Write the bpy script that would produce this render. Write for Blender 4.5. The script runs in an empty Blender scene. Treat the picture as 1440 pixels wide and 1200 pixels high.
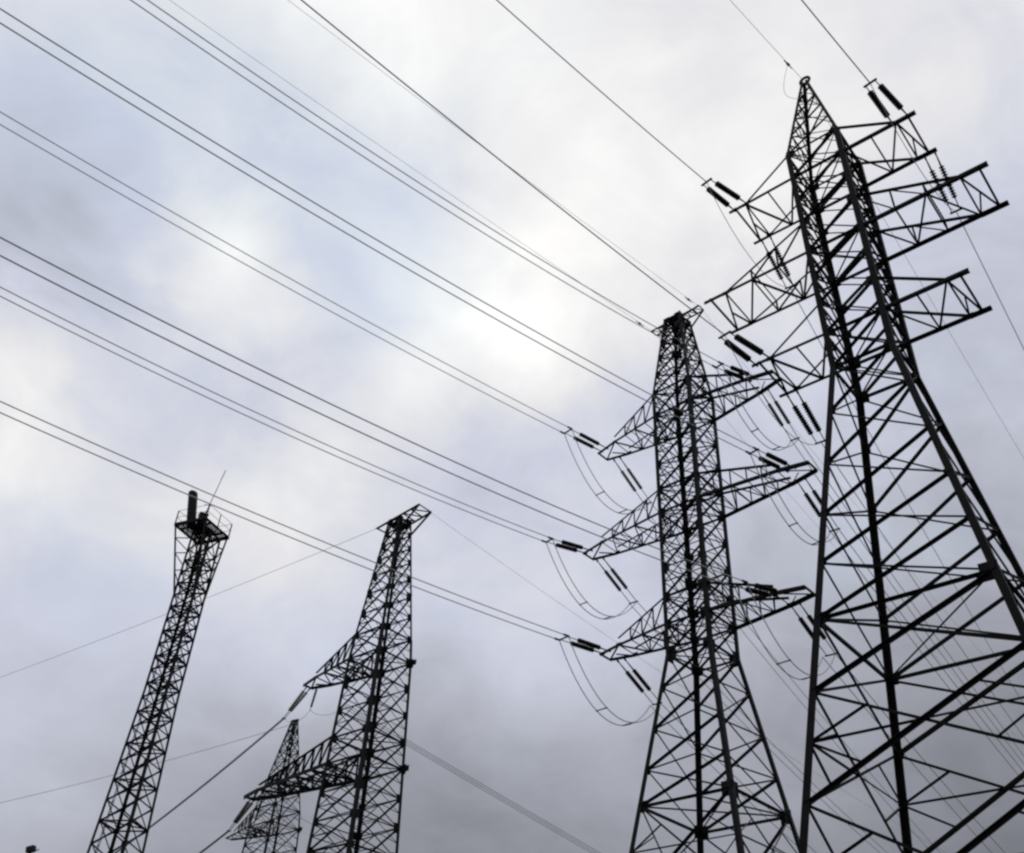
import bpy, math, random
from mathutils import Vector, Matrix
random.seed(7)
R = math.radians
scene = bpy.context.scene
col = scene.collection

# ------------------------------------------------------------------ camera
cam_data = bpy.data.cameras.new('camera')
cam_data.sensor_width = 36.0
cam_data.lens = 34.24
cam_data.clip_start = 0.1
cam_data.clip_end = 20000
cam = bpy.data.objects.new('camera', cam_data)
col.objects.link(cam)
PITCH, ROLL = 0.66810, 0.06380
Fv = Vector((0, math.cos(PITCH), math.sin(PITCH)))
Uv = Vector((0, -math.sin(PITCH), math.cos(PITCH)))
Rv = Vector((1, 0, 0))
R2 = math.cos(ROLL) * Rv + math.sin(ROLL) * Uv
U2 = -math.sin(ROLL) * Rv + math.cos(ROLL) * Uv
cam.matrix_world = Matrix(((R2.x, U2.x, -Fv.x, 0), (R2.y, U2.y, -Fv.y, 0), (R2.z, U2.z, -Fv.z, 1.6), (0, 0, 0, 1)))
scene.camera = cam
scene.view_settings.view_transform = 'Standard'
scene.view_settings.look = 'None'
scene.view_settings.exposure = 0.0
scene.view_settings.gamma = 1.0
scene.cycles.filter_width = 2.5

# ------------------------------------------------------------------ sky: Nishita behind a lit cloud deck
SUN_DIR = Vector((0.008, 0.700, 0.714)).normalized()
world = bpy.data.worlds.new('World')
scene.world = world
world.use_nodes = True
nt = world.node_tree
N, L = nt.nodes, nt.links
N.clear()


def node(kind, **kw):
    n = N.new(kind)
    for k, v in kw.items():
        setattr(n, k, v)
    return n


def setin(n, i, v):
    if hasattr(v, 'is_linked') or isinstance(v, bpy.types.NodeSocket):
        L.new(v, n.inputs[i])
    else:
        n.inputs[i].default_value = v


def mth(op, a, b=0.0, c=0.0, clamp=False):
    n = node('ShaderNodeMath', operation=op, use_clamp=clamp)
    setin(n, 0, a); setin(n, 1, b); setin(n, 2, c)
    return n.outputs[0]


def vmath(op, a, b):
    n = node('ShaderNodeVectorMath', operation=op)
    setin(n, 0, a); setin(n, 1, b)
    return n.outputs['Value'] if op == 'DOT_PRODUCT' else n.outputs[0]


def noise(vec, scale, detail, rough=0.55, dist=0.0):
    n = node('ShaderNodeTexNoise')
    setin(n, 'Vector', vec)
    n.inputs['Scale'].default_value = scale
    n.inputs['Detail'].default_value = detail
    n.inputs['Roughness'].default_value = rough
    n.inputs['Distortion'].default_value = dist
    return n


tc = node('ShaderNodeTexCoord')
dirv = tc.outputs['Generated']
sep = node('ShaderNodeSeparateXYZ'); L.new(dirv, sep.inputs[0])
# cloud-deck coordinates: direction met with a flat layer high above
den = mth('ADD', mth('MAXIMUM', sep.outputs[2], 0.0), 0.35)
px = mth('DIVIDE', sep.outputs[0], den)
py = mth('DIVIDE', sep.outputs[1], den)
comb = node('ShaderNodeCombineXYZ'); L.new(px, comb.inputs[0]); L.new(py, comb.inputs[1])
deck = comb.outputs[0]
n_warp = noise(dirv, 5.0, 5.0, 0.55)
warp = vmath('MULTIPLY', vmath('SUBTRACT', n_warp.outputs['Color'], (0.5, 0.5, 0.5)), (0.17, 0.17, 0.17))
wd = vmath('NORMALIZE', vmath('ADD', dirv, warp), (0, 0, 0))
n_big = noise(deck, 2.4, 9.0, 0.54, 0.3).outputs['Fac']
n_fine = noise(deck, 6.5, 9.0, 0.58, 0.5).outputs['Fac']


def lobe(d, k, a):
    v = Vector(d).normalized()
    dp = vmath('DOT_PRODUCT', wd, tuple(v))
    e = mth('EXPONENT', mth('MULTIPLY', mth('SUBTRACT', dp, 1.0), k))
    return mth('MULTIPLY', e, a)


# thinner (brighter) and thicker (darker) places of the cloud deck
LOBES = [
 ((0.012, 0.697, 0.717), 260, 0.110), ((-0.027, 0.735, 0.676), 380, 0.190), ((0.055, 0.675, 0.735), 330, 0.070),
 ((-0.095, 0.735, 0.671), 420, 0.120), ((-0.280, 0.645, 0.711), 250, 0.413), ((-0.360, 0.609, 0.707), 200, -0.118),
 ((-0.459, 0.713, 0.529), 200, 0.317), ((-0.171, 0.493, 0.853), 90, 0.247), ((-0.075, 0.554, 0.829), 120, 0.010),
 ((0.165, 0.590, 0.790), 80, 0.180), ((0.287, 0.466, 0.837), 80, -0.071), ((0.056, 0.894, 0.446), 120, 0.156),
 ((-0.436, 0.567, 0.698), 120, -0.010), ((-0.330, 0.750, 0.573), 250, -0.046), ((-0.087, 0.785, 0.613), 120, -0.016),
 ((-0.218, 0.838, 0.500), 120, 0.240), ((0.444, 0.686, 0.577), 60, 0.007), ((0.459, 0.762, 0.458), 60, -0.105),
 ((0.438, 0.860, 0.262), 40, -0.227), ((-0.248, 0.937, 0.247), 60, -0.109), ((0.010, 0.959, 0.282), 60, -0.184),
 ((-0.403, 0.858, 0.319), 80, 0.103), ((-0.236, 0.591, 0.772), 150, -0.300), ((0.100, 0.759, 0.644), 120, 0.004),
 ((0.397, 0.441, 0.805), 80, 0.087), ((0.260, 0.828, 0.496), 80, 0.016), ((-0.116, 0.693, 0.712), 500, -0.067),
 ((-0.340, 0.835, 0.433), 150, -0.024)
]
# the deck thins towards the zenith
val = mth('ADD', mth('MULTIPLY', sep.outputs[2], 0.4794), 0.3391)
for d, k, a in LOBES:
    val = mth('ADD', val, lobe(d, k, a))
# distant cloud low in the sky shows less relief than the deck overhead
rel = node('ShaderNodeMapRange', interpolation_type='SMOOTHSTEP')
L.new(sep.outputs[2], rel.inputs['Value'])
rel.inputs['From Min'].default_value = 0.25
rel.inputs['From Max'].default_value = 0.72
rel.inputs['To Min'].default_value = 0.35
rel.inputs['To Max'].default_value = 1.0
relief = mth('ADD', mth('MULTIPLY', mth('SUBTRACT', n_big, 0.5), 0.50), mth('MULTIPLY', mth('SUBTRACT', n_fine, 0.5), 0.42))
val = mth('ADD', val, mth('MULTIPLY', relief, rel.outputs[0]))
ramp = node('ShaderNodeValToRGB')
L.new(val, ramp.inputs[0])
cr = ramp.color_ramp
stops = [(0.0, (0.05, 0.05, 0.058)), (0.25, (0.238, 0.246, 0.282)), (0.45, (0.435, 0.452, 0.518)), (0.62, (0.598, 0.622, 0.735)),
         (0.78, (0.785, 0.785, 0.815)), (0.90, (0.91, 0.905, 0.905)), (1.0, (1.03, 1.02, 1.01))]
while len(cr.elements) < len(stops):
    cr.elements.new(0.5)
for e, (p, c) in zip(cr.elements, stops):
    e.position = p
    e.color = (*c, 1)
cl10 = vmath('MULTIPLY', ramp.outputs[0], (10.0, 10.0, 10.0))
sky = node('ShaderNodeTexSky')
sky.sky_type = 'NISHITA'
sky.sun_disc = False
sky.sun_elevation = math.asin(SUN_DIR.z)
sky.sun_rotation = math.atan2(SUN_DIR.x, SUN_DIR.y)
sky.altitude = 100
# blue gaps where the deck is thin
g_n = noise(deck, 3.4, 5.0, 0.55, 0.4)
gap = mth('MULTIPLY', mth('SUBTRACT', g_n.outputs['Fac'], 0.52), 2.2, clamp=True)
gap = mth('ADD', mth('MULTIPLY', gap, 0.35), lobe((-0.123, 0.698, 0.706), 300, .30))
gap = mth('ADD', gap, lobe((-0.20, 0.59, 0.78), 140, .26))
gap = mth('ADD', gap, lobe((-0.38, 0.52, 0.77), 110, .26), clamp=True)
mix = node('ShaderNodeMix', data_type='RGBA')
L.new(mth('MINIMUM', gap, 0.45), mix.inputs['Factor'])
L.new(cl10, mix.inputs['A'])
skyb = vmath('ADD', vmath('MULTIPLY', sky.outputs[0], (0.35, 0.35, 0.35)), vmath('MULTIPLY', cl10, (0.62, 0.80, 0.86)))
L.new(skyb, mix.inputs['B'])
bg = node('ShaderNodeBackground')
L.new(mix.outputs['Result'], bg.inputs['Color'])
bg.inputs['Strength'].default_value = 0.1
wo = node('ShaderNodeOutputWorld')
L.new(bg.outputs[0], wo.inputs['Surface'])

sun_data = bpy.data.lights.new('sun', 'SUN')
sun_data.energy = 0.8
sun_data.angle = R(14)
sun_data.color = (1.0, 0.96, 0.90)
sun = bpy.data.objects.new('sun', sun_data)
col.objects.link(sun)
sun.rotation_euler = SUN_DIR.to_track_quat('Z', 'Y').to_euler()
sun.location = SUN_DIR * 200


# ------------------------------------------------------------------ materials
def material(name, c1, c2, scale, rough=0.6, metal=0.0, coord='Object'):
    m = bpy.data.materials.new(name)
    m.use_nodes = True
    t = m.node_tree
    b = t.nodes['Principled BSDF']
    tcn = t.nodes.new('ShaderNodeTexCoord')
    nz = t.nodes.new('ShaderNodeTexNoise')
    nz.inputs['Scale'].default_value = scale
    nz.inputs['Detail'].default_value = 6
    rp = t.nodes.new('ShaderNodeValToRGB')
    rp.color_ramp.elements[0].position = 0.35
    rp.color_ramp.elements[1].position = 0.68
    rp.color_ramp.elements[0].color = (*c1, 1)
    rp.color_ramp.elements[1].color = (*c2, 1)
    t.links.new(tcn.outputs[coord], nz.inputs['Vector'])
    t.links.new(nz.outputs['Fac'], rp.inputs[0])
    t.links.new(rp.outputs[0], b.inputs['Base Color'])
    b.inputs['Roughness'].default_value = rough
    b.inputs['Metallic'].default_value = metal
    if 'Specular IOR Level' in b.inputs:
        b.inputs['Specular IOR Level'].default_value = 0.12
    return m


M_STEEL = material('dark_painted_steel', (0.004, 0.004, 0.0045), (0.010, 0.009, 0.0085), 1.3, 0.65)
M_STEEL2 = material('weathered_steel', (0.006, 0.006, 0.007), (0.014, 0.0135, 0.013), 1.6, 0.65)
M_INS = material('brown_glazed_porcelain', (0.012, 0.009, 0.008), (0.022, 0.014, 0.011), 3.0, 0.45)
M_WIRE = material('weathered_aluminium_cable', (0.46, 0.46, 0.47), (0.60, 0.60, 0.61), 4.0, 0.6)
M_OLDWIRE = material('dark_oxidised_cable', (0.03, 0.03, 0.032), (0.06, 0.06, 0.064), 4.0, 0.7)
M_CONC = material('concrete', (0.24, 0.235, 0.22), (0.36, 0.35, 0.33), 2.0, 0.9)
M_BLACK = material('black_radome', (0.010, 0.010, 0.011), (0.018, 0.018, 0.019), 2.0, 0.5)
M_GROUND = material('dry_grass_ground', (0.018, 0.024, 0.010), (0.052, 0.047, 0.026), 0.15, 0.95)


# ------------------------------------------------------------------ mesh builder
class MB:
    def __init__(self):
        self.v, self.f = [], []

    def _prism(self, ring0, ring1):
        n = len(ring0); b = len(self.v)
        self.v += ring0 + ring1
        for i in range(n):
            j = (i + 1) % n
            self.f.append((b + i, b + j, b + n + j, b + n + i))
        self.f.append(tuple(b + i for i in reversed(range(n))))
        self.f.append(tuple(b + n + i for i in range(n)))

    def frame(self, p, q, ref):
        d = (q - p).normalized()
        r = Vector(ref)
        x = r - d * r.dot(d)
        if x.length < 1e-4:
            r = Vector((1, 0, 0)) if abs(d.x) < .8 else Vector((0, 1, 0))
            x = r - d * r.dot(d)
        x.normalize()
        return x, d.cross(x)

    def angle(self, p, q, s, ref=(0, 0, 1), t=None):
        """rolled steel angle (L section)"""
        p, q = Vector(p), Vector(q)
        if (q - p).length < 1e-3:
            return
        t = t or s * 0.16
        x, y = self.frame(p, q, ref)
        prof = [(-.35 * s, -.35 * s), (.65 * s, -.35 * s), (.65 * s, -.35 * s + t), (-.35 * s + t, -.35 * s + t), (-.35 * s + t, .65 * s), (-.35 * s, .65 * s)]
        self._prism([p + x * a + y * b for a, b in prof], [q + x * a + y * b for a, b in prof])

    def box_bar(self, p, q, w, h=None, ref=(0, 0, 1)):
        p, q = Vector(p), Vector(q)
        h = h or w
        x, y = self.frame(p, q, ref)
        prof = [(-h / 2, -w / 2), (h / 2, -w / 2), (h / 2, w / 2), (-h / 2, w / 2)]
        self._prism([p + x * a + y * b for a, b in prof], [q + x * a + y * b for a, b in prof])

    def tube(self, pts, r, n=6, closed=False):
        pts = [Vector(p) for p in pts]
        b = len(self.v); m = len(pts)
        for i, p in enumerate(pts):
            if closed:
                d = pts[(i + 1) % m] - pts[i - 1]
            else:
                d = pts[min(i + 1, m - 1)] - pts[max(i - 1, 0)]
            d.normalize()
            u = Vector((0, 0, 1)) if abs(d.z) < .9 else Vector((0, 1, 0))
            x = u.cross(d).normalized(); y = d.cross(x)
            for k in range(n):
                a = 2 * math.pi * k / n
                self.v.append(p + (x * math.cos(a) + y * math.sin(a)) * r)
        for i in range(m if closed else m - 1):
            j = (i + 1) % m
            for k in range(n):
                l = (k + 1) % n
                self.f.append((b + i * n + k, b + i * n + l, b + j * n + l, b + j * n + k))
        if not closed:
            self.f.append(tuple(b + k for k in reversed(range(n))))
            self.f.append(tuple(b + (m - 1) * n + k for k in range(n)))

    def lathe(self, p, q, prof, n=12):
        """prof: list of (t along p->q in metres, radius)"""
        p, q = Vector(p), Vector(q)
        d = (q - p).normalized()
        x, y = self.frame(p, q, (0.13, 0.21, 1))
        b = len(self.v); m = len(prof)
        for t, r in prof:
            for k in range(n):
                a = 2 * math.pi * k / n
                self.v.append(p + d * t + (x * math.cos(a) + y * math.sin(a)) * r)
        for i in range(m - 1):
            for k in range(n):
                l = (k + 1) % n
                self.f.append((b + i * n + k, b + i * n + l, b + (i + 1) * n + l, b + (i + 1) * n + k))
        self.f.append(tuple(b + k for k in reversed(range(n))))
        self.f.append(tuple(b + (m - 1) * n + k for k in range(n)))

    def plate(self, c, u, v, su, sv, th):
        """plate centred at c spanned by u, v"""
        c, u, v = Vector(c), Vector(u).normalized(), Vector(v).normalized()
        v = (v - u * v.dot(u)).normalized()
        self.box_bar(c - u * su / 2, c + u * su / 2, th, sv, ref=v)

    def build(self, name, mat, parent=None, smooth=False):
        me = bpy.data.meshes.new(name)
        me.from_pydata([tuple(p) for p in self.v], [], self.f)
        me.materials.append(mat)
        me.update()
        if smooth:
            me.polygons.foreach_set('use_smooth', [True] * len(me.polygons))
        o = bpy.data.objects.new(name, me)
        col.objects.link(o)
        if parent:
            o.parent = parent
        return o


def thing(name, label, cat, loc=(0, 0, 0), rz=0.0, group=None):
    o = bpy.data.objects.new(name, None)
    o.empty_display_size = 0.5
    col.objects.link(o)
    o.location = loc
    o.rotation_euler = (0, 0, rz)
    tag(o, label, cat, group)
    return o


def tag(o, label, cat, group=None):
    o['label'] = label
    o['category'] = cat
    if group:
        o['group'] = group


def copy_tree(o, parent=None):
    c = o.copy()
    col.objects.link(c)
    if parent:
        c.parent = parent
    for ch in list(o.children):
        copy_tree(ch, c)
    return c


# ------------------------------------------------------------------ ground
gb = MB()
n = 60
S = 6000.0
for i in range(n + 1):
    for j in range(n + 1):
        x = (i / n * 2 - 1); y = (j / n * 2 - 1)
        x = S * x * abs(x); y = S * y * abs(y)
        d = math.hypot(x, y)
        z = 0.0 if d < 260 else (d - 260) * 0.004 * (math.sin(x * .004) * math.cos(y * .005))
        gb.v.append((x, y, z))
for i in range(n):
    for j in range(n):
        a = i * (n + 1) + j
        gb.f.append((a, a + n + 1, a + n + 2, a + 1))
g = gb.build('ground', M_GROUND)
g['kind'] = 'structure'

# ------------------------------------------------------------------ lattice towers
CORNERS = {'NL': (-1, -1), 'NR': (1, -1), 'FR': (1, 1), 'FL': (-1, 1)}
ORDER = ['NL', 'NR', 'FR', 'FL']


def make_width(prof):
    """prof: list of (z, half width), rising z"""
    def w(z):
        for (z0, w0), (z1, w1) in zip(prof, prof[1:]):
            if z <= z1:
                return w0 + (w1 - w0) * (z - z0) / (z1 - z0)
        return prof[-1][1]
    return w


def corner(c, z, w):
    s = CORNERS[c]
    return Vector((s[0] * w(z), s[1] * w(z), z))


def tower_legs(root, prof, w, nodes, sizes, mat, footing=True, gus=0.5):
    for c in ORDER:
        s = CORNERS[c]
        m = MB()
        zs = [p[0] for p in prof]
        for z0, z1 in zip(zs, zs[1:]):
            size = sizes((z0 + z1) / 2)
            m.angle(corner(c, z0, w), corner(c, z1, w), size, ref=(-s[0], 0, 0) if s[0] * s[1] > 0 else (0, -s[1], 0))
        for z in nodes:
            p = corner(c, z, w)
            k = (gus(z) if callable(gus) else gus * (1.0 if z < 40 else .85)) * random.uniform(.75, 1.2)
            wid = min(k, w(z) * .9)
            if wid < .15:
                continue
            m.plate(p + Vector((-s[0] * wid * .35, s[1] * .02, 0)), (1, 0, 0), (0, 0, 1), wid, wid * 1.1, .02)
            m.plate(p + Vector((s[0] * .02, -s[1] * wid * .35, 0)), (0, 1, 0), (0, 0, 1), wid, wid * 1.1, .02)
        # step bolts on one of the legs
        if c == 'NL':
            z = 3.0
            while z < zs[-1] - 1:
                p = corner(c, z, w)
                m.box_bar(p, p + Vector((s[0] * .15, 0, 0)), .022)
                z += .45
        m.build('leg', mat, root)
        if footing:
            p = corner(c, zs[0], w)
            fm = MB()
            fm.box_bar(p + Vector((0, 0, -.4)), p + Vector((0, 0, .35)), 1.1, 1.1, ref=(1, 0, 0))
            fm.box_bar(p + Vector((0, 0, .353)), p + Vector((0, 0, .6)), .7, .7, ref=(1, 0, 0))
            fm.build('footing', M_CONC, root)


def tower_faces(root, w, nodes, rings, mat, thick, thin, big=3.6, dense=0.0, fine=.05, sides_only=False):
    faces = [('NL', 'NR'), ('NR', 'FR'), ('FL', 'FR'), ('NL', 'FL')]
    for a, b in faces:
        m = MB()
        sa, sb = CORNERS[a], CORNERS[b]
        nrm = Vector(((sa[0] + sb[0]) / 2, (sa[1] + sb[1]) / 2, 0))
        main = abs(nrm.y) > .5
        for z0, z1 in zip(nodes, nodes[1:]):
            pa0, pb0, pa1, pb1 = corner(a, z0, w), corner(b, z0, w), corner(a, z1, w), corner(b, z1, w)
            hgt = z1 - z0
            tk = thick(z0); tn = thin(z0)
            m.angle(pa0 + nrm * .03, pb1 + nrm * .03, tk if main else tn, ref=nrm)
            m.angle(pb0 - nrm * .05, pa1 - nrm * .05, tn, ref=nrm)
            if hgt > big:
                x = (w(z0)) / (w(z0) + w(z1))
                ctr = pa0.lerp(pb1, x)
                for p0, p1, leg in ((pa0, pa1, 'a'), (pb0, pb1, 'b')):
                    mid = p0.lerp(p1, x)
                    m.angle(mid, p0.lerp(ctr, .5), tn * .75, ref=nrm)
                    m.angle(mid, ctr.lerp(p1, .5), tn * .75, ref=nrm)
                    m.angle(mid, ctr, tn * .7, ref=nrm)
            elif dense and z0 >= dense and not (sides_only and main):
                # redundant members: a horizontal and a small diamond in each panel
                mid0, mid1 = pa0.lerp(pb0, .5), pa1.lerp(pb1, .5)
                ml, mrr = pa0.lerp(pa1, .5), pb0.lerp(pb1, .5)
                m.angle(pa0 - nrm * .02, pb0 - nrm * .02, fine * 1.2, ref=nrm)
                m.angle(ml, mid0.lerp(mid1, .5), fine, ref=nrm)
                m.angle(ml, mid1 - nrm * .03, fine, ref=nrm)
                m.angle(mrr, mid1 - nrm * .03, fine, ref=nrm)
        for z in rings:
            m.angle(corner(a, z, w), corner(b, z, w), thick(z), ref=nrm)
        m.build('face_bracing', mat, root)
    for z in rings:
        pm = MB()
        pm.angle(corner('NL', z, w), corner('FR', z, w), thin(z))
        pm.angle(corner('FL', z, w) + Vector((0, 0, .06)), corner('NR', z, w) + Vector((0, 0, .06)), thin(z))
        pm.build('plan_bracing', mat, root)


def cross_arm(root, side, z, zu, wr, wu, tip, kink, half_tip, half_kink, chord, web, mat, stations, tip_rise=0.0, post=True, overhang=.45):
    """one lattice arm: two bottom chords, two ties from higher up, web, end beam"""
    def hb(a):
        if a <= wr: return wr
        if a <= kink: return wr + (half_kink - wr) * (a - wr) / (kink - wr)
        return half_kink + (half_tip - half_kink) * (a - kink) / (tip - kink)

    def P(a, s, dz=0.0):
        return Vector((side * a, s * hb(a), z + dz))

    def top(a, s):
        t = (a - wu) / (kink - wu)
        return Vector((side * a, s * (wu + (half_kink - wu) * t), zu + (z + tip_rise - zu) * t))
    web_m = MB()
    # bottom plane zigzag
    st = [wr] + stations + [kink]
    s = -1
    for a0, a1 in zip(st, st[1:]):
        web_m.angle(P(a0, s), P(a1, -s), web)
        s = -s
    for a in stations + [kink]:
        web_m.angle(P(a, -1, .03), P(a, 1, .03), web * .85)
    if kink < tip - .3:
        web_m.angle(P(kink, -1), P(tip, 1), web)
        web_m.angle(P(kink, 1, -.04), Vector((side * (kink + tip) / 2, 0, z - .04)), web * .8)
    # side webs between bottom chord and tie
    if post:
        for s in (-1, 1):
            pts = [wr] + stations
            for i, a in enumerate(stations):
                web_m.angle(P(a, s), top(a, s), web * .8, ref=(0, s, 0))
                nxt = stations[i + 1] if i + 1 < len(stations) else None
                prv = pts[i]
                web_m.angle(P(a, s), top(prv, s) if prv > wu else Vector((side * wu, s * wu, zu)), web * .75, ref=(0, s, 0))
            web_m.angle(top(stations[-1], -1), top(stations[-1], 1), web * .7)
    for s in (-1, 1):
        web_m.plate(P(kink, s) + Vector((0, -s * .03, .05)), (1, 0, 0), (0, 0, 1), .45, .3, .02)
    arm = web_m.build('cross_arm', mat, root)
    for s in (-1, 1):
        c = MB()
        c.angle(P(wr, s), P(kink, s), chord, ref=(0, -s, 0))
        c.angle(P(kink, s), P(tip + overhang, s) if half_tip > .9 else P(tip, s), chord * 1.15, ref=(0, -s, 0))
        c.build('bottom_chord', mat, arm)
        t = MB()
        t.angle((side * wu, s * wu, zu), P(kink, s, tip_rise + .05), chord * .7, ref=(0, s, 0))
        t.build('upper_tie', mat, arm)
    e = MB()
    e.box_bar(P(tip, -1, .02) - Vector((0, .12, 0)), P(tip, 1, .02) + Vector((0, .12, 0)), chord * .62, chord * .5)
    e.build('end_beam', mat, arm)
    return arm


# --- tower A : nearest, right
TA = ((18.632, 37.194, 0.0), -0.7327)
TB = ((13.622, 59.694, 0.0), -0.7771)
TC = ((-9.993, 78.261, 0.0), -0.745)
TE = ((-27.028, 130.382, 0.0), -0.745)


def W(T, p):
    b, r = T
    c, s = math.cos(r), math.sin(r)
    return Vector((b[0] + p[0] * c - p[1] * s, b[1] + p[0] * s + p[1] * c, p[2]))


A = thing('transmission_tower', 'nearest and tallest pylon, black lattice with a sharp peak and six flat cross arms', 'pylon', TA[0], TA[1], 'lattice pylons')
profA = [(0.4, 6.70), (36.075, 1.585), (54.06, 1.645), (62.6, 0.16)]
wA = make_width(profA)
nA = [0.5, 7.6, 13.6, 18.1, 21.4, 24.2, 26.8, 29.75, 33.0, 36.075, 38.49, 40.79, 42.9, 44.99, 47.49, 49.6, 51.76, 54.06, 56.2, 58.2, 60.0, 61.5]
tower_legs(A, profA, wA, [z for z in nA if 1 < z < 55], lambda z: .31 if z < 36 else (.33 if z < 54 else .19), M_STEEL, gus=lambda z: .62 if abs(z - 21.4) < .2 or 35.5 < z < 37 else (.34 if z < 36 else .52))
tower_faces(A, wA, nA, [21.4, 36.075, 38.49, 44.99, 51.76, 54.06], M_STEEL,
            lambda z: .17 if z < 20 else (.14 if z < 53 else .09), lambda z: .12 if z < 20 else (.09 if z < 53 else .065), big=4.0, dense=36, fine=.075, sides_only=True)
for side in (-1, 1):
    cross_arm(A, side, 51.76, 54.06, 1.637, 1.645, 5.6, 4.9, 1.6, 1.6, .18, .115, M_STEEL, [3.35], post=False)
    cross_arm(A, side, 44.99, 47.49, 1.615, 1.623, 8.0, 7.0, 1.6, 1.6, .19, .115, M_STEEL, [3.5, 5.2], post=True)
    cross_arm(A, side, 38.49, 40.79, 1.593, 1.60, 5.5, 4.85, 1.6, 1.6, .18, .115, M_STEEL, [3.3], post=False)
ring = MB()
ctr = Vector((0, 0, 62.9))
d1 = Vector((1, 0, 0)); up = Vector((0, 0, 1))
ring.tube([ctr + (d1 * math.cos(a) + up * math.sin(a)) * .33 for a in [2 * math.pi * k / 20 for k in range(20)]], .10, 8, closed=True)
ring.plate((0, 0, 62.5), (1, 0, 0), (0, 0, 1), .5, .3, .06)
ring.build('peak_ring', M_STEEL, A)

# --- tower B : middle
B = thing('transmission_tower', 'middle pylon right of centre with flat top bar and three tapering arms each side', 'pylon', TB[0], TB[1], 'lattice pylons')
profB = [(0.4, 6.25), (30.257, 1.653), (52.96, 1.68), (61.2, 0.78)]
wB = make_width(profB)
nB = [0.5, 7.5, 14.2, 20.3, 22.5, 25.1, 27.9, 30.257, 32.53, 34.6, 36.9, 39.2, 41.53, 43.6, 45.9, 48.2, 50.64, 52.96, 55.0, 56.9, 58.6, 60.0, 61.2]
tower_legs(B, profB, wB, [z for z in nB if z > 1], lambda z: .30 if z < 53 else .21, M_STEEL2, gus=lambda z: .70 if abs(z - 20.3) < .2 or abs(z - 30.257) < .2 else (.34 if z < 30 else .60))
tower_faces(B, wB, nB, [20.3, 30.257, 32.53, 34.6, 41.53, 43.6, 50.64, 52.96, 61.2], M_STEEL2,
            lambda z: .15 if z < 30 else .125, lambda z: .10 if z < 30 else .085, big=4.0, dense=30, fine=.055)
for side in (-1, 1):
    cross_arm(B, side, 50.64, 52.96, 1.678, 1.68, 8.2, 6.2, .55, 1.0, .20, .095, M_STEEL2, [2.8, 3.9, 5.0], tip_rise=.5)
    cross_arm(B, side, 41.53, 43.6, 1.666, 1.668, 9.75, 7.6, .55, 1.0, .20, .095, M_STEEL2, [2.9, 4.2, 5.4, 6.5], tip_rise=.5)
    cross_arm(B, side, 32.53, 34.6, 1.656, 1.658, 8.15, 6.2, .55, 1.0, .20, .095, M_STEEL2, [2.8, 3.9, 5.0], tip_rise=.5)


def top_bar(root, z, half, w0, mat, x0=None, size=.16):
    tb = MB()
    x0 = -half if x0 is None else x0
    for s in (-1, 1):
        tb.angle((x0, s * .35, z), (half, s * .35, z), size)
        tb.angle((x0, s * .35, z + .05), (-w0, s * w0, z - .75), size * .7)
        tb.angle((half, s * .35, z + .05), (w0, s * w0, z - .75), size * .7)
        tb.angle((-w0, s * w0, z - .1), (w0, s * w0, z - .1), size)
    k = 9
    for i in range(k):
        a = x0 + (half - x0) * i / (k - 1)
        tb.angle((a, -.35, z), (a, .35, z), size * .7)
        if i < k - 1:
            tb.angle((a, -.35, z + .04), (a + (half - x0) / (k - 1), .35, z + .04), size * .6)
    tb.plate((0, 0, z - .25), (1, 0, 0), (0, 1, 0), w0 * 1.6, w0 * 1.7, .03)
    return tb.build('top_bar', mat, root)


top_bar(B, 61.45, 2.45, .8, M_STEEL2)

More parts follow.
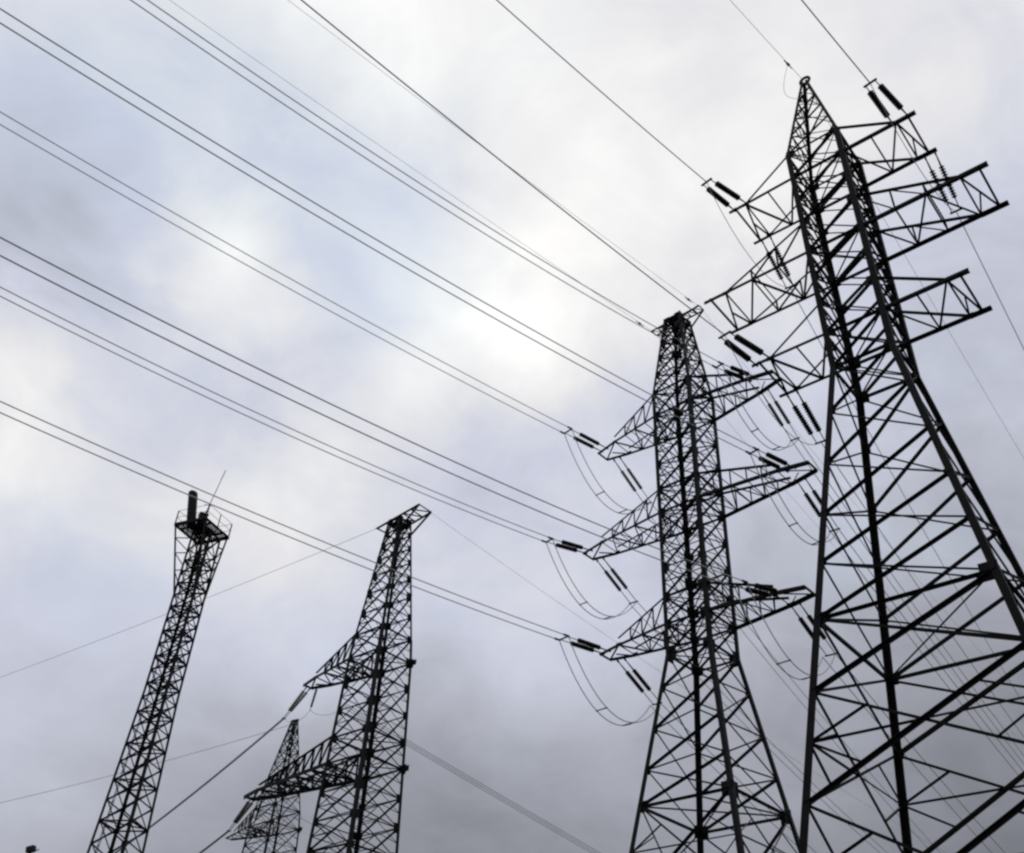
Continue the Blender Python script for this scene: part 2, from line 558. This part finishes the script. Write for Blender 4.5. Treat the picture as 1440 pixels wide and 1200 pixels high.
# --- towers C and E : arms on the left side only; C carries a flat bar, E ends in a narrow peak
def one_sided_tower(label, T, mat, wide, low_arm, bar, thin=1.0):
    t = thing('transmission_tower', label, 'pylon', T[0], T[1], 'lattice pylons')
    prof = [(0.4, 3.02 * wide), (36.91, 1.842 * wide), (39.08, 1.70 * wide), (50.9, .72 if bar else .30)]
    w = make_width(prof)
    nd = [0.5, 5.0, 9.3, 13.2, 16.4, 18.9, 21.2, 23.4, 25.6, 27.91, 30.0, 32.3, 34.6, 36.91, 39.08, 41.2, 43.2, 45.0, 46.7, 48.2, 49.6, 50.9]
    tower_legs(t, prof, w, [z for z in nd if z > 1], lambda z: (.27 if z < 38 else .19) * thin, mat, gus=lambda z: .55 * thin * thin)
    tower_faces(t, w, nd, [9.3, 18.9, 21.2, 27.91, 30.0, 36.91, 39.08, 50.9], mat, lambda z: .12 * thin, lambda z: .09 * thin, big=4.6, dense=13, fine=.055 * thin)
    cross_arm(t, -1, 36.91, 39.3, w(36.91), w(39.3), 9.5, 7.3, .4, .95, .26 * thin, .13 * thin, mat, [2.9, 3.9, 4.9, 5.9], tip_rise=.4)
    cross_arm(t, -1, 27.91, 30.2, w(27.91), w(30.2), low_arm, low_arm - 2.6, .4, 1.0, .32 * thin, .15 * thin, mat, [low_arm * f for f in (.22, .30, .38, .46, .55, .64, .73)], tip_rise=.4)
    cross_arm(t, -1, 18.90, 21.2, w(18.9), w(21.2), 9.7, 7.5, .4, 1.0, .2 * thin, .12 * thin, mat, [3.8, 5.2], tip_rise=.4)
    for z in (36.91, 27.91):
        st = MB()
        st.plate((w(z) + .25, w(z), z), (1, 0, 0), (0, 0, 1), .9, .45, .05)
        st.plate((w(z) + .05, w(z) + .07, z), (1, 0, 0), (0, 0, 1), .5, .8, .05)
        st.build('arm_bracket', mat, t)
    tb = MB()
    if bar:
        for s, x0 in ((-1, -2.3), (1, -1.2)):
            tb.angle((x0, s * .8, 50.75), (3.3, s * .8, 51.3), .24)
            tb.angle((3.3, s * .8, 51.3), (.7, s * .7, 49.4), .14)
            tb.angle((x0, s * .8, 50.75), (-.7, s * .7, 49.6), .14)
        zz = lambda a: 50.75 + (a + 2.3) / 5.6 * .55
        for a0, a1 in ((-1.2, .2), (.2, 1.2), (1.2, 2.2), (2.2, 3.3)):
            tb.angle((a0, -.8, zz(a0)), (a1, .8, zz(a1)), .13)
            tb.angle((a1, -.8, zz(a1)), (a1, .8, zz(a1)), .14)
        tb.plate((0, 0, 50.55), (1, 0, 0), (0, 1, 0), 1.5, 1.5, .04)
        tb.build('top_bar', mat, t)
    else:
        tb.plate((0, 0, 50.93), (1, 0, 0), (0, 1, 0), .8, .8, .05)
        tb.box_bar((-.75, 0, 51.0), (.75, 0, 51.0), .2, .25)
        tb.build('peak_cap', mat, t)
    return t


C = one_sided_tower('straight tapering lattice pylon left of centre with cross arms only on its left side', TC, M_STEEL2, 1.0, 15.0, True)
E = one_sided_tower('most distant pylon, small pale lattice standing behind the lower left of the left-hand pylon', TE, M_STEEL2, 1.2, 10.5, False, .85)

# ------------------------------------------------------------------ cables, insulators, jumpers
def curve(T, att, h, sl, cv, dz, S, lat=0.0):
    P = W(T, att) + Vector((0, 0, dz))
    hh = R(h)
    nrm = Vector((math.cos(hh), -math.sin(hh), 0)) * lat
    return [P + nrm + Vector((math.sin(hh) * s, math.cos(hh) * s, sl * s + cv * s * s)) for s in S]


def steps(s0, s1, n=48):
    return [s0 + (s1 - s0) * i / n for i in range(n + 1)]


def insulator(label, p0s, p1s, rad, disc0=0.28, discs=15, group='strain insulator strings on the pylon arms'):
    """double strain string: arm points p0s -> yoke points p1s"""
    base = p0s[0].lerp(p0s[-1], .5)
    t = thing('insulator_string', label, 'insulator', base, 0, group)
    tops, ends = [], []
    for p0, p1 in zip(p0s, p1s):
        a = p0 - base; b = p1 - base
        Lh = (b - a).length; d = (b - a).normalized()
        pitch = .185
        ld = discs * pitch
        start = max(.25, (Lh - ld) * disc0 / (.28 + .25))
        start = min(start, Lh - ld - .1)
        m = MB()
        prof = [(0, .03)]
        for k in range(discs):
            s0 = start + k * pitch
            prof += [(s0, .06), (s0 + .012, rad * .75), (s0 + .05, rad), (s0 + .066, rad * .97), (s0 + .07, rad * .5), (s0 + .085, .085), (s0 + pitch - .005, .06)]
        prof += [(start + ld, .03), (Lh, .03)]
        m.lathe(a, b, prof, 12)
        m.build('disc_string', M_INS, t, smooth=False)
        k = MB()
        k.box_bar(a - d * .05, a + d * .22, .10, .10)
        k.build('shackle', M_STEEL, t)
        ends.append(b)
    if len(ends) > 1:
        y = MB()
        u = (ends[1] - ends[0])
        uu = u.normalized()
        y.box_bar(ends[0] - uu * .12, ends[1] + uu * .12, .13, .05)
        y.build('yoke_plate', M_STEEL, t)
    return t


def cable(name, label, tracks, r, cat='cable', group=None, mat=None, damper=None, clamps=False):
    """tracks: list of point lists; more than one is a bundle"""
    mat = mat or M_WIRE
    o0 = tracks[0][0]
    if len(tracks) == 1 and damper is None:
        m = MB()
        m.tube([p - o0 for p in tracks[0]], r)
        o = m.build(name, mat)
        o.location = o0
        tag(o, label, cat, group)
        return o
    t = thing(name, label, cat, o0, 0, group)
    for tr in tracks:
        m = MB()
        m.tube([p - o0 for p in tr], r)
        m.build('strand', mat, t)
        if clamps:
            k = MB()
            d = (tr[1] - tr[0]).normalized()
            a = tr[0] - o0
            k.tube([a - d * .05, a + d * .45], r * 2.4, 8)
            k.build('dead_end_clamp', M_STEEL, t)
    if damper:
        q = damper - o0
        m = MB()
        m.tube([q + Vector((-.10, -.07, -.09)), q + Vector((.10, .07, -.09))], .09, 8)
        m.tube([q + Vector((-.35, -.28, -.12)), q + Vector((.35, .28, -.12))], .035, 6)
        m.build('vibration_damper', M_STEEL, t)
    return t


def jumper(label, starts, ends, depth, r, group='jumper loops under the arms', skew=0.0, spacers=True):
    o0 = starts[0].lerp(ends[0], .5)
    t = thing('jumper_loop', label, 'cable', o0, 0, group)
    tracks = []
    for a, b in zip(starts, ends):
        pts = []
        for i in range(29):
            u = i / 28
            v = u + skew * u * (1 - u)
            sag = (1 - (2 * u - 1) ** 2) ** .95 * depth
            pts.append(a.lerp(b, v) - Vector((0, 0, sag)) - o0)
        tracks.append(pts)
        m = MB(); m.tube(pts, r)
        m.build('strand', M_WIRE, t)
    if len(tracks) > 1 and spacers:
        for i in (11, 19):
            m = MB()
            m.box_bar(tracks[0][i], tracks[1][i], .06, .06)
            for tr in tracks:
                m.tube([tr[i - 1].lerp(tr[i], .85), tr[i], tr[i].lerp(tr[i + 1], .15)], .05, 8)
            m.build('spacer', M_STEEL, t)
    return t


# ---- middle pylon: six twin conductors
near = {  # attachment (local), heading, slope, curvature, dz, lateral spacing
    'top left': ((-7.0, -.8, 50.64), -129.62, -.1121, .001001, -.045, .85),
    'middle left': ((-8.8, -.7, 41.53), -129.55, -.1429, .001617, -.40, .70),
    'bottom left': ((-7.0, -.8, 32.53), -129.59, -.0983, .001172, -.144, .90),
    'top right': ((7.0, -.8, 50.64), -129.51, -.2082, .002042, -.60, .55),
    'middle right': ((8.8, -.7, 41.53), -129.52, -.1779, .001466, -.108, .60),
    'bottom right': ((7.0, -.8, 32.53), -129.54, -.1797, .001743, -.37, .90),
}
far = {
    'top left': (40.8, -.30, .0009), 'middle left': (41.8, -.26, .0013), 'bottom left': (41.5, -.24, .0012),
    'top right': (40.5, -.26, .0011), 'middle right': (41.5, -.25, .0012), 'bottom right': (41.5, -.24, .0012),
}
RB = .031
for k, (att, h, sl, cv, dz, lat) in near.items():
    Ls = 4.25
    hh = R(h)
    nv = Vector((math.cos(hh), -math.sin(hh), 0))
    c0 = curve(TB, att, h, sl, cv, dz, steps(Ls, 72, 40))
    c1 = curve(TB, att, h, sl, cv, dz, steps(Ls, 72, 40), lat)
    cable('conductor_pair', 'twin cable from the left edge to the %s arm of the middle pylon' % k, [c0, c1], RB, 'cable', 'twin cables of the middle pylon', clamps=True)
    a0 = W(TB, (att[0], att[1] + .05, att[2] - .1))
    sep = min(lat, .6)
    a1 = a0 + nv * sep
    mid = (lat - sep) / 2
    insulator('double insulator string facing the camera on the %s arm of the middle pylon' % k, [a0 + nv * mid, a1 + nv * mid], [c0[0] + nv * mid * .6, c1[0] - nv * mid * .6], .175, discs=12)
    # away side
    hf, slf, cvf = far[k]
    attf = (att[0], -att[1], att[2])
    hf_ = R(hf)
    nf = Vector((math.cos(hf_), -math.sin(hf_), 0))
    sg = -1  # second strand toward the same side
    f0 = curve(TB, attf, hf, slf, cvf, -.75, steps(4.6, 125, 40))
    f1 = curve(TB, attf, hf, slf, cvf, -.75, steps(4.6, 125, 40), -lat)
    cable('conductor_pair', 'twin cable leaving the %s arm of the middle pylon down to the right' % k, [f0, f1], RB, 'cable', 'twin cables of the middle pylon')
    b0 = W(TB, (attf[0], attf[1], attf[2] - .1))
    insulator('double insulator string behind the %s arm of the middle pylon' % k, [b0 - nf * .05, b0 - nf * (.05 + sep)], [f0[0], f0[0] - nf * sep], .17, disc0=.25, discs=12)
    jumper('twin jumper loop hanging below the %s arm of the middle pylon' % k, [c0[0], c1[0]], [f0[0], f1[0]], 3.4, .034)

for k, att, h, sl, cv, dz, sd in (('left', (-2.4, 0, 61.4), -129.6, -.0593, .000316, .1, 1.9), ('right', (2.4, 0, 61.4), -129.63, -.0535, .00047, .1, 1.6)):
    pts = curve(TB, att, h, sl, cv, dz, steps(.0, 72, 40))
    cable('earth_wire', 'thin grey earth wire reaching the %s end of the middle pylon top bar' % k, [pts], .014, 'cable', 'thin earth wires', damper=curve(TB, att, h, sl, cv, dz, [sd])[0])
    pts = curve(TB, att, 41.5, -.16, .001, .1, steps(0, 125, 40))
    cable('earth_wire', 'thin earth wire leaving the %s end of the middle pylon top bar' % k, [pts], .012, 'cable', 'thin earth wires')

# ---- right pylon: three single conductors
nearA = {'top left': ((-5.2, -1.6, 51.76), -129.9, -.0737, .0018, -.50), 'top right': ((5.2, -1.6, 51.76), -132.16, -.0742, .0018, -.04),
         'bottom left': ((-5.2, -1.6, 38.49), -130.07, -.0379, .00123, -.30)}
farA = {'top left': ((-5.2, 1.6, 51.76), 36.6, -.196, .001, -.62), 'top right': ((5.6, 1.6, 51.76), 39.65, -.149, .00107, -1.115),
        'bottom left': ((-5.2, 1.6, 38.49), 38.9, -.172, .001, -.645)}
for k in nearA:
    att, h, sl, cv, dz = nearA[k]
    pts = curve(TA, att, h, sl, cv, dz, steps(3.55, 62, 40))
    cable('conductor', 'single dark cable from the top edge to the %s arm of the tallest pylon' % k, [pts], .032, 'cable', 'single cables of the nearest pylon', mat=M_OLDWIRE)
    hh = R(h); nv = Vector((math.cos(hh), -math.sin(hh), 0))
    e = W(TA, (att[0], att[1], att[2] - .12)); q = pts[0] + Vector((0, 0, 0))
    insulator('double insulator string facing the camera at the %s arm of the tallest pylon' % k, [W(TA, (att[0] - .45, att[1], att[2] - .1)), W(TA, (att[0] + .45, att[1], att[2] - .1))],
              [q + nv * .28, q - nv * .28], .19, disc0=.34, discs=12)
    attf, hf, slf, cvf, dzf = farA[k]
    fp = curve(TA, attf, hf, slf, cvf, dzf, steps(3.7, 110, 40))
    cable('conductor', 'single cable leaving the %s arm of the tallest pylon down to the right' % k, [fp], .026, 'cable', 'single cables of the nearest pylon')
    hf_ = R(hf); nf = Vector((math.cos(hf_), -math.sin(hf_), 0))
    insulator('double insulator string behind the %s arm of the tallest pylon' % k, [W(TA, (attf[0] - .30, attf[1], attf[2] - .1)), W(TA, (attf[0] + .30, attf[1], attf[2] - .1))],
              [fp[0] - nf * .24, fp[0] + nf * .24], .17, disc0=.3, discs=12)
    jumper('thin jumper loop hanging at the %s arm of the tallest pylon' % k, [pts[0]], [fp[0]], 2.4, .020)
att = (0, 0, 62.84)
pts = curve(TA, att, -131.5, -.0668, .00176, -.127, steps(.3, 62, 40))
cable('earth_wire', 'thin earth wire from the top edge to the pointed peak of the tallest pylon', [pts], .016, 'cable', 'thin earth wires', damper=curve(TA, att, -131.5, -.0668, .00176, -.127, [2.1])[0])
fp = curve(TA, att, 40.6, -.149, .0009, 0, steps(.3, 120, 40))
cable('earth_wire', 'thin earth wire leaving the peak of the tallest pylon down to the right', [fp], .014, 'cable', 'thin earth wires')
p = curve(TA, att, -131.5, -.0668, .00176, -.127, [2.1])[0]
q = W(TA, (-.55, -.3, 60.9))
lp = []
for i in range(15):
    u = i / 14
    lp.append(p.lerp(q, u) + (W(TA, (-1.0, 0, 0)) - W(TA, (0, 0, 0))) * .75 * math.sin(math.pi * u) - Vector((0, 0, .55 * math.sin(math.pi * u))))
cable('earth_wire_jumper', 'small loose wire loop beside the pointed peak of the tallest pylon', [lp], .014, 'cable')

# ---- left pylon
for k, att, h, sl, cv, dz, Lend in (('upper', (-9.4, 0, 36.91), -47.2, -.43, .0024, -1.25, 88), ('lower', (-14.3, 0, 27.91), -45.3, -.36, .0030, -1.5, 60)):
    c0 = curve(TC, att, h, sl, cv, dz, steps(2.7, Lend, 36))
    c1 = curve(TC, att, h, sl, cv, dz, steps(2.7, Lend, 36), -.13)
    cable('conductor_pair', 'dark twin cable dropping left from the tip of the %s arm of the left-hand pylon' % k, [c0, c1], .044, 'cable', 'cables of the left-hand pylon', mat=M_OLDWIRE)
    hh = R(h); nv = Vector((math.cos(hh), -math.sin(hh), 0))
    a = W(TC, (att[0], att[1], att[2] - .1))
    insulator('insulator string slanting down left from the tip of the %s arm of the left-hand pylon' % k, [a + nv * .2, a - nv * .2], [c0[0], c1[0]], .17, disc0=.2, discs=12)
    hf = 62.9
    attf = (att[0] + .2, .3, att[2])
    f0 = curve(TC, attf, hf, -.305, .0003, .3, steps(3.5, 95, 36))
    f1 = curve(TC, attf, hf, -.305, .0003, .3, steps(3.5, 95, 36), -.45)
    f2 = curve(TC, attf, hf, -.305, .0003, .3, steps(3.5, 95, 36), -.90)
    cable('conductor_bundle', 'faint cables from behind the %s arm of the left-hand pylon down to the right' % k, [f0, f1, f2] if k == 'upper' else [f0], .032 if k == 'upper' else .022, 'cable', 'cables of the left-hand pylon')
    hp = W(TC, (att[0] + .9, .3, att[2] - .1))
    hq = hp + Vector((-.25, -.1, -2.3))
    insulator('short insulator string hanging steeply under the %s arm of the left-hand pylon' % k, [hp], [hq], .13, discs=9)
    jumper('jumper loop hanging below the %s arm of the left-hand pylon' % k, [c0[0], hq], [hq, f0[0]], .7, .018, spacers=False)
pts = curve(TC, (-2.3, -.8, 50.75), -62.6, -.213, .0006, 0, steps(0, 120, 36))
cable('earth_wire', 'faint earth wire sloping left from the top bar of the left-hand pylon', [pts], .020, 'cable', 'thin earth wires')
pts = curve(TC, (3.3, -.8, 51.3), 60.0, -.33, .0008, 0, steps(0, 110, 36))
cable('earth_wire', 'faint earth wire sloping down right from the top bar of the left-hand pylon', [pts], .014, 'cable', 'thin earth wires')
pts = curve(TE, (0, 0, 51), -65.86, -.1778, .00067, -.4, steps(0, 130, 36))
cable('earth_wire', 'faint earth wire sloping down left from the most distant pylon', [pts], .034, 'cable', 'thin earth wires')

# ------------------------------------------------------------------ lattice mast with platform (left)
TD = ((-18.95, 53.75, 0.0), 0.36 + math.pi / 4 + 0.20)
Dm = thing('lattice_mast', 'slender square lattice mast on the left with a small railed platform at its top', 'mast', TD[0], TD[1])
profD = [(0.3, 1.45), (15.3, .92), (23.0, .68), (33.6, .62)]
wD = make_width(profD)
nD = [.4]
while nD[-1] < 33.0:
    nD.append(nD[-1] + max(.8, min(1.6, wD(nD[-1]) * 1.2)))
nD[-1] = 33.55
tower_legs(Dm, profD, wD, [z for z in nD if z > 1], lambda z: .14, M_STEEL2, gus=.2)
tower_faces(Dm, wD, nD, nD[3::2], M_STEEL2, lambda z: .085, lambda z: .07, big=9)
pl = MB()
zt = 33.9
hs = 1.2
for s in (-1, 1):
    pl.angle((-hs, s * hs, zt), (hs, s * hs, zt), .17)
    pl.angle((s * hs, -hs, zt), (s * hs, hs, zt), .17)
    pl.angle((s * .62, -hs, zt), (s * .62, hs, zt), .10)
    pl.angle((-hs, s * .62, zt - .1), (hs, s * .62, zt - .1), .10)
for i in range(25):
    y = -hs + 2 * hs * i / 24
    if abs(y) > 0.5 or i % 2:
        pl.box_bar((-hs, y, zt + .09), (hs, y, zt + .09), .045, .03)
pl.plate((-.1, .1, zt + .14), (1, 0, 0), (0, 1, 0), 1.35, 1.35, .03)
plat = pl.build('platform', M_STEEL2, Dm)
# the platform is turned against the shaft and sits a little off its axis
PT = -0.20
off = Vector((math.cos(-TD[1]) * -.40, math.sin(-TD[1]) * -.40, 0))
plat.rotation_euler = (0, 0, PT)
plat.location = off


def turned(x, y, z):
    return Vector((x * math.cos(PT) - y * math.sin(PT), x * math.sin(PT) + y * math.cos(PT), z)) + off


rl = MB()
for sx, sy in ((-1, -1), (1, -1), (1, 1), (-1, 1)):
    rl.angle((sx * hs, sy * hs, zt), (sx * hs, sy * hs, zt + 1.05), .055)
for s in (-1, 1):
    for hh in (.55, 1.05):
        rl.tube([(-hs, s * hs, zt + hh), (hs, s * hs, zt + hh)], .014)
        rl.tube([(s * hs, -hs, zt + hh), (s * hs, hs, zt + hh)], .014)
    rl.angle((0, s * hs, zt), (0, s * hs, zt + 1.05), .045)
    rl.angle((s * hs, 0, zt), (s * hs, 0, zt + 1.05), .045)
rl.build('railing', M_STEEL2, plat)
for sx, sy in ((-1, -1), (1, -1), (1, 1), (-1, 1)):
    br = MB()
    br.angle((sx * .64, sy * .64, zt - 4.9), turned(sx * hs * .97, sy * hs * .97, zt - .05), .11)
    lo_, hi_ = Vector((sx * .64, sy * .64, zt - 4.9)), turned(sx * hs * .97, sy * hs * .97, zt - .05)
    for f in (.35, .6, .82):
        p_ = lo_.lerp(hi_, f)
        br.angle(p_, (sx * .62, sy * .62, p_.z + .1), .07)
        br.angle(p_, (sx * .62, sy * .62, p_.z - .85), .06)
    br.build('platform_strut', M_STEEL2, Dm)
ld = MB()
# climbing ladder inside the mast, on the left-hand face
cx = Vector((-math.cos(math.pi / 4), math.sin(math.pi / 4), 0))
ux = Vector((cx.y, -cx.x, 0))
lo = lambda z: cx * (wD(z) * 1.02)
for s in (-.2, .2):
    ld.tube([lo(z) + ux * s + Vector((0, 0, z)) for z in (1.5, 15.3, 23.0, 33.7)], .02)
z = 1.8
while z < 33.6:
    ld.box_bar(lo(z) + ux * -.2 + Vector((0, 0, z)), lo(z) + ux * .2 + Vector((0, 0, z)), .03)
    z += .32
ld.build('ladder', M_STEEL2, Dm)
# things standing on the platform
view = Vector((TD[0][0], TD[0][1], 0)).normalized()
right = Vector((view.y, -view.x, 0))
base = Vector((TD[0][0], TD[0][1], zt + .16))
pa = thing('panel_antenna', 'thick black upright antenna panel standing on the platform of the lattice mast', 'antenna', base - right * 1.12 - view * .1)
m = MB()
lean = (Vector((0, 0, 1)) - right * .19).normalized()
n8 = 10
ringp = []
for zz, sx in ((0.0, .24), (.1, .30), (2.35, .30), (2.45, .22)):
    ringp.append([lean * zz + right * (sx * math.cos(2 * math.pi * k / n8)) + view * (sx * .8 * math.sin(2 * math.pi * k / n8)) for k in range(n8)])
for r0, r1 in zip(ringp, ringp[1:]):
    m._prism(r0, r1)
m.build('radome', M_BLACK, pa)
m = MB()
m.tube([Vector((0, 0, 0)) + view * .3, lean * 2.2 + view * .3], .05, 8)
for zz in (.5, 1.8):
    m.box_bar(lean * zz, lean * zz + view * .34, .09)
m.build('mounting_pole', M_STEEL2, pa)
eb = thing('equipment_box', 'small dark equipment box on the mast platform beside the black antenna panel', 'box', base - right * .55 - view * .1, 0.5)
m = MB()
m.box_bar((0, 0, 0.02), (0, 0, .85), .55, .5, ref=(1, 0, 0))
m.build('cabinet', M_BLACK, eb)
m = MB()
m.box_bar((0, 0, .852), (0, 0, .90), .62, .58, ref=(1, 0, 0))
m.build('lid', M_STEEL2, eb)
wa = thing('whip_antenna', 'thin leaning whip antenna rising from the mast platform', 'antenna', base - right * .60)
m = MB()
wl = (Vector((0, 0, 1)) + right * .13).normalized()
m.tube([Vector((0, 0, 0)), wl * 1.3], .045, 6)
m.build('base_tube', M_STEEL2, wa)
m = MB()
m.tube([wl * 1.3, wl * 2.6, wl * 4.7], .026, 6)
m.tube([wl * 1.75 - right * .3, wl * 1.75 + right * .12], .02, 6)
m.build('whip', M_STEEL2, wa)

# ------------------------------------------------------------------ small floodlight pole, bottom left corner
az, dd = -.4092, 62.0
fx, fy = dd * math.sin(az), dd * math.cos(az)
zt2 = 1.6 + dd * .2205
fp_ = thing('floodlight_pole', 'small dark pole top with a lamp head at the bottom left corner', 'lamp pole', (fx, fy, 0))
m = MB()
m.tube([(0, 0, 0), (0, 0, zt2 * .5), (0, 0, zt2 - .32)], .09, 10)
m.build('pole', M_STEEL2, fp_)
m = MB()
m.box_bar(Vector((-.20, .05, zt2 - .22)), Vector((.20, -.05, zt2 - .12)), .30, .30)
m.box_bar(Vector((-.14, .04, zt2 - .08)), Vector((.14, -.04, zt2 - .02)), .2, .10)
m.build('lamp_head', M_BLACK, fp_)
m = MB()
m.tube([(.1, 0, zt2 - .3), (.45, -.05, zt2 - .16)], .03, 6)
m.build('bracket', M_STEEL2, fp_)
